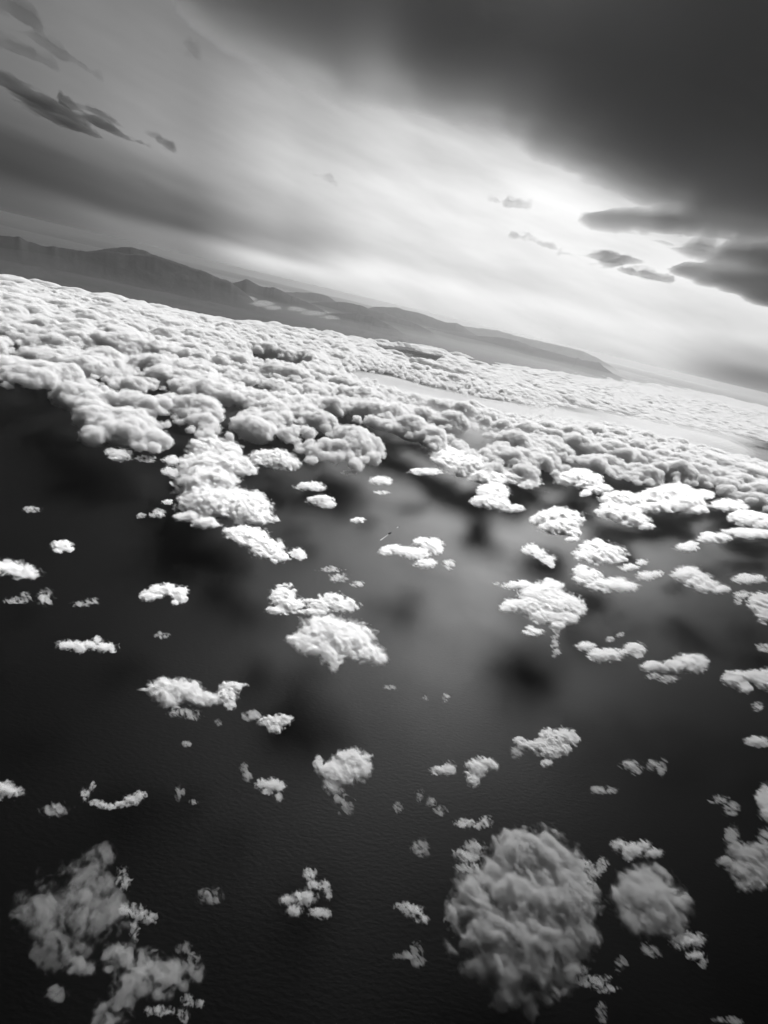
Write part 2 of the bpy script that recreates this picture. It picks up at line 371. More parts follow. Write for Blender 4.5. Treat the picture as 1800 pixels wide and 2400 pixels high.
def far_deck():
    K = 430
    r = np.exp(np.linspace(math.log(72000), math.log(420000), int(math.log(420 / 72) * K))); th = np.linspace(-0.95, 0.98, int(1.93 * K))
    Rr, Th = np.meshgrid(r, th, indexing='ij'); X = Rr * np.sin(Th); Y = Rr * np.cos(Th)
    c = deck_cover(X, Y)
    wx = X + 500 * fbm2(X, Y, 1800, 41, 3); wy = Y + 500 * fbm2(X, Y, 1800, 43, 3)
    h = 950 * caps(wx, wy, 2900, 1) + 420 * caps(X, wy, 1350, 11) + 160 * fbm2(X, Y, 5000, 3, 6)
    h = np.where(c > -0.999, h - 330 - 250 * fbm2(X, Y, 9000, 13, 3) - (1 - c) * 900, 0)
    return shell('distant_deck', X, Y, DECK_Z + np.maximum(h, 0), DECK_Z - 0.18 * np.maximum(h, 0), m_deck)
m_deck = vol_mat('cloud_deck_vapour', 1 / 160.0, 0.05, 0.87); m_deck_thin = vol_mat('cloud_deck_fringe', 1 / 600.0, 0.05, 0.88)
deck_o = zone('cloud_deck', (-30000, 40000), (12000, 50000), 60.0, 1030.0, 5, 0, (12000, 44500), 55.0)
mid_o = zone('middle_deck', (-62000, 66000), (24000, 76000), 115.0, 1450.0, 8, 0, (44500, 73000), 75.0)
far_o = far_deck()
mid_o.parent = deck_o; far_o.parent = deck_o
tag(deck_o, 'dense bright deck of merged cumulus tops below the mountains', 'cloud deck', kind='stuff')

def veil():
    P = [(760,860),(900,868),(1110,905),(1300,930),(1520,975),(1750,1020),(1700,1060),(1400,1070),(1200,1050),(1050,1010),(900,945),(800,905)]
    w = at_z(np.array([p[0] for p in P]), np.array([p[1] for p in P]), 1900.0)
    gx = np.arange(w[:, 0].min() - 14000, w[:, 0].max() + 14000, 400.0); gy = np.arange(w[:, 1].min() - 14000, w[:, 1].max() + 14000, 400.0)
    X, Y = [q.T.copy() for q in np.meshgrid(gx, gy, indexing='ij')]
    px, py = project(X, Y, 1900.0); px = px + 26 * fbm2(X, Y, 9000, 95, 5); py = py + 12 * fbm2(X, Y, 9000, 97, 5)
    c = np.clip(0.5 + sdist(P, px, py) / 110, 0, 1); c = c * c * (3 - 2 * c)
    T = 1300 * c * np.clip(.8 + .5 * fbm2(X * .5, Y, 8000, 99, 5), .1, 2)
    return shell('stratus_veil', X, Y, 1200 + T, 1200 - .1 * T, vol_mat('thin_veil_vapour', 1 / 4500.0, 0.1, 0.84))
tag(veil(), 'thin smooth grey veil of cloud in the gap across the right half of the deck', 'cloud')

# ------------------------------------------------------------------ high dark cloud sheet
HIGH_Z = 16400.0
HI = [(380,-200),(385,0),(440,80),(520,150),(620,205),(720,235),(800,265),(900,285),(970,300),(1080,318),(1150,315),(1195,345),(1260,378),(1330,398),(1400,425),(1470,450),(1550,466),(1600,474),(1560,486),(1450,498),(1370,512),(1362,535),(1385,556),(1440,566),(1500,572),(1545,600),(1600,640),(1680,672),(1800,716)]
def high_sheet():
    P = np.array(HI, float); a, e = azel(P[:,0], P[:,1])
    poly = [(a[0], 60)] + list(zip(a, e)) + [(45, 3.5), (70, 5), (179, 12), (179, 91), (-179, 91), (-179, 60)]
    r = np.concatenate([np.linspace(1, 3e4, 260)[:-1], np.exp(np.linspace(math.log(3e4), math.log(1.2e5), 240))]); th = np.linspace(-math.pi, math.pi, 1101)
    Rr, Th = np.meshgrid(r, th, indexing='ij'); X = Rr * np.sin(Th); Y = Rr * np.cos(Th)
    A = np.degrees(Th); E = np.degrees(np.arctan2(HIGH_Z - CAM_H, Rr))
    A2 = A + 0.9 * fbm2(X, Y, 9000, 61, 5); E2 = E + np.clip(E / 14, 0.15, 1) * (1.5 * fbm2(X * 0.5, Y, 9000, 67, 6) + 0.35 * fbm2(X, Y * 0.7, 1600, 69, 4))
    s = sdist(poly, A2, E2)
    wd = np.clip(0.35 + (E - 6.5) * 0.30, 0.30, 2.2)          # the sheet thins out over a wider band overhead
    c = np.clip(s / wd, 0, 1)
    Ag = A + 0.25 * fbm2(X, Y, 1500, 171, 4); Eg = E + 0.22 * fbm2(X, Y, 1300, 177, 5)
    gap = sdist([azel(*q) for q in ((1400,556),(1460,553),(1520,548),(1600,552),(1700,562),(1830,566),(1830,592),(1700,590),(1600,578),(1500,572),(1430,568))], Ag, Eg)
    gap2 = sdist([azel(*q) for q in ((1570,522),(1650,516),(1740,524),(1830,540),(1830,556),(1740,548),(1640,540))], Ag, Eg)
    for g_, am in ((gap, .97), (gap2, .32)): c = c * (1 - am * np.clip(g_ / 0.30 + 0.75 + 0.9 * fbm2(X, Y, 1000, 71, 4), 0, 1))
    sun_a, sun_e = azel(905, 178)
    c = c * (1 - 0.55 * np.exp(-(((A - sun_a) / 2.6)**2 + ((E - sun_e) / 2.0)**2)))
    th_ = 1500 * c**0.95 * np.clip(0.95 + 0.62 * fbm2(X * 0.7 + Y * 0.4, Y * 0.7 - X * 0.4, 15000, 77, 5) + 0.42 * np.clip(A / 30, -1, 1), 0.25, 2.2)
    th_ = np.maximum(th_, 0) * np.clip(0.52 + (E - 11.5) * 0.08, 0.52, 1)
    th_[:, -1] = th_[:, 0]
    return shell('high_cloud_sheet', X, Y, HIGH_Z + th_, HIGH_Z - 0.12 * th_, vol_mat('high_cloud_vapour', 1 / 850.0, 0.0, 0.45))
hs = high_sheet()
tag(hs, 'large smooth dark cloud sheet across the top right of the sky', 'cloud')

# ------------------------------------------------------------------ single clouds
MATS = {}
def cloud_mat(sig, g=0.35, al=0.985):
    k = (round(math.log(sig) * 4), g, al)
    if k not in MATS: MATS[k] = vol_mat('cloud_vapour', math.exp(k[0] / 4), g, al)
    return MATS[k]
def make_cloud(name, blobs, z0=1500.0, amp=0.70, bill=0.0, thr=0.02, tau=10.0, vox=2.3, flat=0.30, seed=0, al=0.9995, g=0.5, feat=1.0, smooth=7.0, fuzz=0.26, core=0.30, cap=2.0, grow=1.06, shear=0.75):
    vox = min(vox, max(1.2, 0.09 * float(np.median(np.sqrt(np.array(blobs, float)[:, 2] * np.array(blobs, float)[:, 3]))))) 
    B = np.array(blobs, float); B[:, 2:] *= grow; r = np.random.default_rng(seed)
    c = B[:, :2].mean(0); P0 = at_z(c[0], c[1], z0); d = P0 - CAM; sl = np.linalg.norm(d); mpp = sl / F_PX * 1.0
    cosd = math.hypot(d[0], d[1]) / sl; rad_px = np.sqrt(B[:, 2] * B[:, 3])
    w = max(1e-6, float(ray(c[0], c[1]) @ FW)); mpp *= w                        # metres per pixel there
    bz = np.minimum(flat * np.minimum(B[:, 2], B[:, 3] * 1.8) * mpp, 2500.0)
    ry = np.sqrt(np.maximum(B[:, 3]**2 - (0.8 * bz * cosd / mpp)**2, (0.45 * B[:, 3])**2))
    R = float(np.median(rad_px)) * mpp
    corners = np.array([at_z(B[:,0] + sx_ * 1.45 * B[:,2], B[:,1] + sy_ * 1.45 * ry, z0) for sx_ in (-1, 1) for sy_ in (-1, 1)]).reshape(-1, 3)
    lo = corners.min(0) ; hi = corners.max(0); h = vox * mpp
    zl, zh = z0 - bz.max() * 0.95, z0 + bz.max() * 1.35
    n = np.ceil([(hi[0]-lo[0]) / h, (hi[1]-lo[1]) / h, (zh - zl) / (h * 0.9)]).astype(int) + 5
    while n.prod() > 8e6: h *= 1.12; n = np.ceil([(hi[0]-lo[0]) / h, (hi[1]-lo[1]) / h, (zh - zl) / (h * 0.9)]).astype(int) + 5
    o = np.array([lo[0] - 2 * h, lo[1] - 2 * h, zl - 2 * h])
    gx = o[0] + h * np.arange(n[0]); gy = o[1] + h * np.arange(n[1]); gz = o[2] + h * np.arange(n[2])
    XX, YY = np.meshgrid(gx, gy, indexing='ij'); U, Vv = project(XX, YY, z0)
    k = 43.0 / (R * 1.5 * feat); off = r.uniform(0, 128, 3)
    ca, sa = math.cos(0.5), math.sin(0.5); UU = (XX * ca - YY * sa) * shear; VW = XX * sa + YY * ca
    nx3 = (UU[:, :, None] * k + off[0]); ny3 = (VW[:, :, None] * k + off[1]); nz3 = (gz[None, None, :] * k * 1.2 + off[2])
    sh = (n[0], n[1], n[2])
    F2 = np.full((n[0], n[1]), -9.0)
    q = np.zeros(sh, np.float32)
    for (bx, by, rx, _), ryy, b in zip(B, ry, bz):
        f2 = 1 - ((U - bx) / rx)**2 - ((Vv - by) / ryy)**2
        F2 = np.maximum(F2, f2)
        dz = gz - z0; dz = np.where(dz < 0, dz / (0.6 * b), dz / b)
        q += np.exp(np.clip(smooth * (f2[:, :, None] - (dz**2)[None, None, :]), -60, 20)).astype(np.float32)
    F = (np.log(np.maximum(q, 1e-25)) / smooth).astype(np.float32)
    near = F > -2.2
    ix = np.nonzero(near)
    X3 = nx3[ix[0], ix[1], 0]; Y3 = ny3[ix[0], ix[1], 0]; Z3 = nz3[0, 0, ix[2]]
    wp = sample3(T_FBM, X3 * 0.6 + 31, Y3 * 0.6 + 7, Z3 * 0.6)
    n1 = sample3(T_FBM, X3 + 7 * wp, Y3 - 7 * wp, Z3 + 4 * wp)
    acc = 0.50 * n1; nb = None
    for m_o, a_o in ((2.2, .30), (4.7, .19), (10.0, .12), (21.0, .07)):
        wgt = min(1.0, max(0.0, (12.8 / (k * m_o * h) - 1.1) / 1.2))
        if wgt <= 0: break
        nn = sample3(T_FBM, X3 * m_o + 11 + 6 * acc, Y3 * m_o + 5 * m_o - 6 * acc, Z3 * m_o)
        if nb is None: nb = nn
        acc = acc + (a_o * wgt) * nn
    if nb is None: nb = n1
    ins = 1.0 - 0.65 * np.clip(F[ix] * 1.3, 0, 1) if cap > .6 and tau > 3.9 and max(B[:, 2]) < 75 else 1.0
    F[ix] = (np.minimum(F[ix], cap) + amp * acc * ins + bill * (np.abs(nb) - 0.75) - thr).astype(np.float32)
    F[~near] = -3
    F[0] = F[-1] = -3; F[:, 0] = F[:, -1] = -3; F[:, :, 0] = F[:, :, -1] = -3
    root = None
    for lev, fr, nm_ in ((-fuzz - .22, .045, name), (-fuzz * .6, .14, 'misty_body'), (0.10, .5, 'cloud_body'), (core + .12, 1.0, 'dense_core')):
        V, Q = nets(F - lev, o, h)
        if len(Q) == 0: continue
        ob = add_mesh(name if root is None else nm_, V, Q, cloud_mat(fr * tau / R, g, al))
        if root is None: root = ob
        else: ob.parent = root
    if root is None: print('empty', name, blobs[0])
    return root

w_ = dict(amp=.95, bill=-0.22, thr=0.10, tau=1.1, smooth=5, fuzz=.26, core=.35, cap=.42, flat=.32, grow=1.28, shear=.5, feat=1.2)      # torn, see-through scraps
m_ = dict(amp=0.75, bill=-0.15, thr=0.05, tau=5.0, cap=.7, flat=.32, grow=1.2, shear=.6)
CL = [
 # near the front edge of the deck
 ("cumulus_cloud", [(488,1051,40,22),(526,1060,33,25),(477,1098,50,27),(483,1136,60,32),(535,1095,45,25),(440,1105,22,14),(588,1105,18,10)], {}, "upper half of the tall white cloud column standing forward of the deck at the left"),
 ("cumulus_cloud", [(488,1179,56,30),(532,1190,45,22),(440,1212,28,11),(483,1228,28,12),(586,1195,42,30),(607,1217,36,12),(560,1165,40,16)], {}, "lower half of the tall white cloud column, directly under its rounded upper half"),
 ("cumulus_cloud", [(560,1248,30,14),(590,1262,34,20),(625,1285,34,20),(655,1305,22,12),(548,1256,16,8)], {}, "white cloud slanting down to the right below the tall column"),
 ("cumulus_cloud", [(698,1297,15,10),(706,1304,10,8)], m_, "small tuft at the lower right tip of the slanting cloud under the column"),
 ("cumulus_cloud", [(402,1080,15,9)], m_, "small tuft just left of the top of the tall column"),
 ("cumulus_cloud", [(396,1106,14,8),(412,1108,10,8)], m_, "small ragged tuft left of the column, second from its top"),
 ("cumulus_cloud", [(393,1177,10,5)], m_, "tiny flat scrap beside the left foot of the tall column"),
 ("cumulus_cloud", [(372,1203,12,8),(360,1208,8,5)], w_, "thin broken scrap left of the lower column"),
 ("cumulus_cloud", [(331,1209,9,5)], w_, "tiny speck left of the thin broken scrap by the lower column"),
 ("cumulus_cloud", [(618,1072,28,14),(648,1078,36,18),(682,1088,20,13),(605,1083,16,8)], {}, "long bright cloud between the tall column and the deck edge"),
 ("cumulus_cloud", [(339,1076,17,6),(352,1080,10,4)], w_, "thin flat streak below the left corner of the deck"),
 ("cumulus_cloud", [(282,1068,22,11),(262,1060,14,8)], m_, "ragged white tuft hanging off the lower left corner of the deck"),
 ("cumulus_cloud", [(76,1194,15,6)], w_, "lone small streak of cloud over open sea at the far left"),
 ("cumulus_cloud", [(146,1279,20,10),(160,1287,12,6),(136,1290,10,6)], m_, "small white tuft above the cloud that touches the left edge"),
 ("cumulus_cloud", [(20,1330,34,14),(55,1340,30,14),(72,1348,16,9),(-20,1335,30,16)], m_, "bright cloud touching the left edge, widest one on that side"),
 ("cumulus_cloud", [(38,1408,22,7),(58,1400,10,10)], w_, "low ragged scrap under the cloud touching the left edge"),
 ("cumulus_cloud", [(106,1400,15,14),(108,1408,8,9)], w_, "fuzzy upright scrap right of the low ragged scrap at the left"),
 ("cumulus_cloud", [(196,1416,22,6),(214,1409,12,7)], w_, "faint feathery scrap between the left edge and the arched cloud"),
 ("cumulus_cloud", [(348,1396,18,12),(368,1386,20,14),(392,1382,22,13),(418,1390,20,14),(428,1402,12,11),(412,1412,10,7)], dict(amp=0.6), "white arch shaped cloud alone in the left middle of the sea"),
 ("cumulus_cloud", [(160,1512,26,11),(188,1518,18,12),(205,1510,20,9),(228,1500,12,10),(245,1517,27,11),(262,1522,12,8)], dict(amp=.8,thr=.1,tau=5), "long ragged cloud with torn wisps in the lower left"),
 ("cumulus_cloud", [(380,1490,14,6)], w_, "tiny oval puff halfway between the arched cloud and the winged cloud"),
 ("cumulus_cloud", [(665,1400,28,24),(680,1418,28,18),(650,1430,24,9),(660,1385,20,9)], {}, "left one of two joined clouds just above the biggest middle cloud"),
 ("cumulus_cloud", [(752,1420,26,14),(778,1408,28,16),(805,1420,30,14),(740,1434,26,9),(725,1408,14,6)], {}, "right one of two joined clouds just above the biggest middle cloud"),
 ("cumulus_cloud", [(765,1480,54,32),(815,1500,52,36),(730,1505,40,26),(690,1498,20,12),(860,1530,34,22),(888,1545,20,15),(780,1530,28,26),(782,1555,12,20),(735,1525,26,12)], dict(amp=.48), "biggest solid white cloud in the middle, with a drooping tail beneath"),
 ("cumulus_cloud", [(727,1140,26,8),(742,1145,16,6)], m_, "upper one of two small puffs below the middle deck edge"),
 ("cumulus_cloud", [(752,1174,26,11),(770,1184,16,8)], {}, "lower and rounder one of two small puffs below the middle deck edge"),
 ("cumulus_cloud", [(838,1220,13,6)], m_, "tiny round puff above left of the two ships"),
 ("cumulus_cloud", [(892,1127,20,8),(905,1132,10,5)], m_, "small flat puff directly below the deck, above the ships"),
 ("cumulus_cloud", [(895,1155,14,4)], w_, "thin sliver right under the small flat puff above the ships"),
 ("cumulus_cloud", [(613,1163,9,7)], w_, "tiny fuzzy dot right of the tall cloud column"),
 ("cumulus_cloud", [(819,1108,14,4)], w_, "faint thin sliver close under the deck in the middle"),
 ("cumulus_cloud", [(776,1335,20,5)], w_, "highest of three faint scraps above the two joined clouds"),
 ("cumulus_cloud", [(795,1355,17,8)], w_, "middle and fullest of three faint scraps above the two joined clouds"),
 ("cumulus_cloud", [(838,1369,11,6)], w_, "lowest right of three faint scraps above the two joined clouds"),
 ("cumulus_cloud", [(905,1292,14,8),(925,1287,16,9),(940,1290,8,6)], m_, "thin white scrap nearest below the ships' wake"),
 ("cumulus_cloud", [(952,1292,18,10),(975,1298,28,12)], dict(amp=.6), "flat bright puff in the middle of the little group below the ships"),
 ("cumulus_cloud", [(988,1270,18,9),(1012,1278,22,14),(1026,1286,12,12)], dict(amp=.65), "upper right puff of the little group below the ships"),
 ("cumulus_cloud", [(998,1321,22,10)], dict(amp=.6), "lowest puff of the little group below the ships"),
 ("cumulus_cloud", [(1052,1322,11,9)], w_, "tiny scrap trailing right of the little group below the ships"),
 ("cumulus_cloud", [(998,1106,28,7),(975,1103,12,4)], m_, "thin wedge shaped cloud pointing left under the deck"),
 ("cumulus_cloud", [(1030,1060,22,14),(1060,1075,36,22),(1100,1095,40,22),(1140,1118,32,16),(1165,1130,18,9)], {}, "long arm of cloud reaching down right from the deck centre"),
 ("cumulus_cloud", [(1138,1152,18,14),(1158,1160,28,22),(1130,1176,24,12),(1165,1182,26,12),(1200,1193,26,9)], dict(amp=.55), "bumpy cloud with a low tail, below the long arm of the deck"),
 ("cumulus_cloud", [(1275,1218,26,15),(1305,1212,32,18),(1335,1222,26,20),(1310,1236,36,16),(1345,1250,14,14),(1340,1265,16,6)], {}, "rounded cauliflower cloud in the right middle with a ragged lower right corner"),
 ("cumulus_cloud", [(1245,1288,20,12),(1262,1298,18,12),(1285,1312,18,12),(1292,1325,10,7)], dict(amp=.8,thr=.15,tau=3), "thin torn cloud slanting below left of the rounded cauliflower cloud"),
 ("cumulus_cloud", [(1395,1285,34,17),(1415,1300,42,20),(1372,1300,26,12),(1448,1312,18,9)], {}, "smooth white cloud on the right with a flat left end"),
 ("cumulus_cloud", [(1362,1340,18,14),(1378,1354,26,18),(1398,1370,24,14)], {}, "left and upper half of the two lobed cloud above the star shaped cloud"),
 ("cumulus_cloud", [(1440,1370,26,13),(1468,1376,22,10),(1420,1376,14,10)], m_, "right and lower half of the two lobed cloud above the star shaped cloud"),
 ("cumulus_cloud", [(1475,1330,22,8),(1505,1318,14,7),(1515,1350,22,10),(1538,1346,14,8)], dict(amp=.85,thr=.18,tau=3.5), "torn scraps right of the smooth white cloud"),
 ("cumulus_cloud", [(1610,1345,26,14),(1635,1360,24,13),(1655,1374,24,12),(1685,1382,20,9)], m_, "white cloud stretched like a boot on the right"),
 ("cumulus_cloud", [(1675,1262,30,9),(1660,1254,16,6)], m_, "thin flat cloud under the right part of the deck"),
 ("cumulus_cloud", [(1610,1283,20,8),(1620,1277,12,8)], m_, "small grey puff left of the thin flat cloud on the right"),
 ("cumulus_cloud", [(1755,1358,30,9),(1740,1352,14,6)], m_, "thin flat cloud right of the boot shaped cloud"),
 ("cumulus_cloud", [(1780,1412,24,20),(1805,1425,30,28),(1795,1440,20,16)], {}, "smooth bright cloud cut by the right edge"),
 ("cumulus_cloud", [(1738,1394,14,8),(1730,1408,8,8)], w_, "faint scrap left of the smooth bright cloud at the right edge"),
 ("cumulus_cloud", [(1270,1398,44,28),(1245,1418,36,20),(1310,1420,48,24),(1350,1428,22,16),(1290,1445,46,16),(1330,1450,24,14),(1195,1420,20,14),(1180,1424,10,8),(1300,1375,20,12),(1305,1465,18,10),(1285,1362,12,8)], dict(amp=.5), "big star shaped white cloud with arms on the right"),
 ("cumulus_cloud", [(1304,1482,7,12),(1300,1505,7,14),(1303,1528,8,9)], w_, "thin curling tail hanging under the star shaped cloud"),
 ("cumulus_cloud", [(1213,1372,28,8),(1228,1368,14,7)], m_, "small flat cloud above the left arm of the star shaped cloud"),
 ("cumulus_cloud", [(1163,1368,7,3)], w_, "tiny speck left of the small flat cloud by the star shape"),
 ("cumulus_cloud", [(1242,1474,10,8),(1250,1482,22,8)], {}, "small white puff below left of the star shaped cloud"),
 ("cumulus_cloud", [(1372,1515,18,9),(1400,1530,18,9),(1420,1536,32,13)], m_, "white cloud with a feathery upper left end"),
 ("cumulus_cloud", [(1486,1522,22,14),(1495,1530,14,12)], dict(amp=.6), "small round cloud between the feathery cloud and the long cloud at the right"),
 ("cumulus_cloud", [(1530,1562,26,12),(1580,1562,34,14),(1610,1555,34,20),(1635,1555,22,20)], dict(amp=.55), "long white cloud swelling at its right end"),
 ("cumulus_cloud", [(1530,1585,14,6),(1565,1592,18,7)], w_, "torn shreds under the long cloud that swells at its right end"),
 ("cumulus_cloud", [(1722,1590,28,16),(1765,1585,30,14),(1800,1592,30,22),(1748,1615,16,10),(1735,1605,18,10)], dict(amp=.6), "hooked white cloud cut by the right edge"),
 ("cumulus_cloud", [(1429,1499,9,5)], w_, "tiny speck just above the right end of the feathery cloud"),
 ("cumulus_cloud", [(1454,1488,8,5)], w_, "tiny speck furthest above the small round cloud on the right"),
 ("cumulus_cloud", [(1776,1656,11,9)], w_, "faint tuft below the hooked cloud at the right edge"),
 ("cumulus_cloud", [(1792,1518,15,9)], w_, "small faint cloud cut by the right edge, above the hooked cloud"),
 ("cumulus_cloud", [(914,1611,11,5)], w_, "faint pale sliver alone on dark water in the middle"),
 ("cumulus_cloud", [(998,1636,6,5)], w_, "faintest dot between the pale sliver and the upright speck"),
 ("cumulus_cloud", [(1044,1636,7,8)], w_, "faint upright speck alone on dark water right of the middle"),
 ("cumulus_cloud", [(385,1615,34,24),(430,1620,40,24),(470,1638,36,16),(400,1640,30,18),(340,1617,18,5),(505,1640,22,12)], dict(amp=.5), "left body of the winged white cloud in the lower left"),
 ("cumulus_cloud", [(540,1612,22,13),(560,1606,20,6),(530,1632,24,16),(538,1650,14,12)], dict(amp=.6), "raised right wing of the winged white cloud"),
 ("cumulus_cloud", [(430,1672,26,8),(455,1680,14,6),(512,1693,8,7)], w_, "thin shreds hanging under the winged cloud"),
 ("cumulus_cloud", [(640,1692,30,13),(665,1688,20,12),(645,1706,18,12)], dict(amp=.65), "small bright cloud right of the winged cloud"),
 ("cumulus_cloud", [(590,1678,16,9)], w_, "faint scrap between the winged cloud and the small bright cloud"),
 ("cumulus_cloud", [(435,1744,10,6)], w_, "faintest scrap on the black water under the winged cloud"),
 ("cumulus_cloud", [(820,1785,36,26),(800,1812,40,26),(845,1800,24,26),(770,1805,26,18),(858,1775,14,10),(748,1790,12,14),(780,1835,20,22),(745,1778,8,10)], dict(amp=.5), "solid white cloud left of the bottom centre with spiky sides"),
 ("cumulus_cloud", [(798,1868,12,16),(812,1892,14,12)], w_, "wispy shred hanging below the spiky sided cloud"),
 ("cumulus_cloud", [(612,1838,14,12),(635,1840,24,14),(655,1842,14,12),(654,1868,10,10),(625,1855,14,8)], dict(amp=.8,thr=.1,tau=4.5), "ragged small cloud left of the spiky sided cloud"),
 ("cumulus_cloud", [(570,1803,8,12),(580,1818,10,10)], w_, "small comma shaped scrap above left of the ragged small cloud"),
 ("cumulus_cloud", [(10,1848,30,16),(30,1856,24,14),(-10,1862,20,16)], dict(amp=.8,thr=.12,tau=3.5), "soft grey cloud cut by the lower left edge"),
 ("cumulus_cloud", [(128,1898,26,11),(140,1904,14,8)], w_, "small dim cloud right of the soft grey one at the left edge"),
 ("cumulus_cloud", [(200,1862,11,14),(216,1842,8,10),(225,1882,16,8),(255,1890,22,8),(285,1885,20,8),(310,1874,18,12),(330,1864,14,10)], dict(amp=.8,bill=-.35,thr=.05,tau=3.4,cap=.5), "thin crescent shaped cloud in the lower left"),
 ("cumulus_cloud", [(422,1860,9,13)], w_, "faint upright streak right of the crescent shaped cloud"),
 ("cumulus_cloud", [(456,1880,10,5)], w_, "faint flat fleck right of the upright streak by the crescent"),
 ("cumulus_cloud", [(1300,1738,28,20),(1282,1722,16,14),(1320,1728,26,18),(1340,1734,16,14),(1262,1748,26,14),(1230,1745,16,10),(1215,1735,12,8),(1290,1762,26,16),(1315,1755,22,14),(1282,1788,12,10)], dict(amp=.68), "bright crumpled cloud in the lower right"),
 ("cumulus_cloud", [(1212,1762,12,12)], w_, "faint shred off the left end of the bright crumpled cloud"),
 ("cumulus_cloud", [(1118,1800,24,20),(1140,1790,22,12),(1155,1796,14,10),(1110,1828,14,16)], dict(amp=.6), "bright compact cloud left of the crumpled one"),
 ("cumulus_cloud", [(1030,1806,18,8),(1052,1802,14,12)], m_, "small bright puff left of the bright compact cloud"),
 ("cumulus_cloud", [(1475,1793,16,9),(1492,1806,12,8)], w_, "thin slanting scrap right of the crumpled cloud"),
 ("cumulus_cloud", [(1530,1793,11,13)], w_, "left of two faint upright wisps beside the thin slanting scrap"),
 ("cumulus_cloud", [(1552,1800,9,15)], w_, "right of two faint upright wisps beside the thin slanting scrap"),
 ("cumulus_cloud", [(1405,1852,16,7),(1425,1853,16,7)], w_, "dim flat scrap above the big grey clouds"),
 ("cumulus_cloud", [(1772,1738,22,10),(1785,1745,14,7)], m_, "small oblong cloud close to the right edge"),
 ("cumulus_cloud", [(1795,1872,18,26),(1805,1900,20,20)], m_, "upright bright cloud cut by the right edge"),
 ("cumulus_cloud", [(1685,1873,15,9)], w_, "thin upper tuft left of the upright cloud at the right edge"),
 ("cumulus_cloud", [(1714,1896,15,13)], w_, "fuller lower tuft left of the upright cloud at the right edge"),
 ("cumulus_cloud", [(1796,1958,16,16)], w_, "fuzzy tuft at the right edge below the upright bright cloud"),
 ("cumulus_cloud", [(1715,1960,16,24),(1725,1990,22,18),(1755,2005,36,26),(1785,2000,26,24),(1745,2035,34,28),(1780,2045,30,34),(1700,2020,20,12),(1752,2070,24,20)], dict(amp=.7,tau=4,al=.85), "grey cloud with an upright horn near the lower right edge"),
 ("cumulus_cloud", [(984,1985,16,14),(990,2000,12,8)], w_, "small wisp left of the largest grey cloud's top"),
 ("cumulus_cloud", [(935,1893,10,9)], w_, "leftmost of four pale crumbs above the largest grey cloud"),
 ("cumulus_cloud", [(985,1865,7,11)], w_, "topmost of four pale crumbs above the largest grey cloud"),
 ("cumulus_cloud", [(1010,1880,9,9)], w_, "third from the left of four pale crumbs above the largest grey cloud"),
 ("cumulus_cloud", [(1032,1902,11,10)], w_, "rightmost and lowest of four pale crumbs above the largest grey cloud"),
 ("cumulus_cloud", [(1088,1930,24,12),(1138,1926,16,14),(1120,1934,14,9)], dict(amp=.9,thr=.22,tau=2.6), "thin grey shred capping the largest grey cloud"),
 # the near masses
 ("cumulus_cloud", [(1205,1968,34,22),(1250,1985,52,36),(1215,2010,60,36),(1290,2025,54,46),(1320,2065,44,44),(1170,2040,40,26),(1120,2085,48,36),(1105,2130,46,40),(1190,2110,80,54),(1270,2130,90,66),(1345,2130,44,52),(1150,2190,70,54),(1240,2210,90,66),(1330,2210,50,46),(1150,2265,50,40),(1225,2290,70,50),(1300,2280,50,40),(1200,2345,40,28),(1290,2330,34,24),(1240,2370,22,22),(1345,2275,26,16)],
   dict(amp=.80,bill=.22,tau=5,al=.80,g=.2,vox=2.2,flat=.7,feat=1.9,smooth=5,thr=.24,fuzz=.36,shear=.8), "largest cloud, a grey towering mass in the lower right"),
 ("cumulus_cloud", [(1095,2005,28,18),(1112,1985,24,14),(1100,2035,28,14),(1060,2150,14,22)], dict(amp=.95,thr=.12,tau=2.4,al=.97,bill=-.4,cap=.45), "torn grey wisps on the upper left shoulder of the largest cloud"),
 ("cumulus_cloud", [(1370,2030,22,14),(1392,2045,20,12),(1412,2025,14,16),(1378,2070,16,20)], dict(amp=.95,thr=.12,tau=2.4,al=.97,bill=-.4,cap=.45), "dark wisps between the largest cloud and its right neighbour"),
 ("cumulus_cloud", [(1500,2060,44,34),(1535,2070,34,32),(1520,2110,66,44),(1560,2130,46,44),(1470,2095,40,24),(1530,2160,56,34),(1580,2160,32,34),(1490,2150,34,22)],
   dict(amp=.66,bill=.12,tau=2.6,al=.82,g=.2,flat=.5,feat=1.5,smooth=5,thr=.16,fuzz=.34), "second largest grey cloud, smooth and domed, right of the largest"),
 ("cumulus_cloud", [(1600,2205,26,18),(1635,2205,18,18),(1630,2240,22,12),(1648,2255,12,14)], dict(amp=.95,thr=.2,tau=4), "curling frayed tail below the domed grey cloud"),
 ("cumulus_cloud", [(1522,2228,16,10),(1535,2236,12,8),(1510,2215,8,8)], w_, "bright fleck under the domed grey cloud"),
 ("cumulus_cloud", [(1450,1980,18,14),(1480,1995,26,18),(1505,1985,22,14),(1530,2000,22,12),(1475,2010,16,10)], dict(amp=.8,thr=.12,tau=4.5,al=.98), "ragged grey cloud above the domed grey cloud"),
 ("cumulus_cloud", [(1453,2262,12,14)], w_, "small faint tuft between the largest cloud and the frayed tail"),
 ("cumulus_cloud", [(1380,2300,40,14),(1420,2318,26,10),(1360,2275,20,12)], dict(amp=1.0,thr=.12,tau=2.2,bill=-.4,cap=.42), "thin dark shreds off the lower right of the largest cloud"),
 ("cumulus_cloud", [(1410,2368,10,14),(1415,2385,8,12)], w_, "faint upright tuft at the bottom right of the largest cloud"),
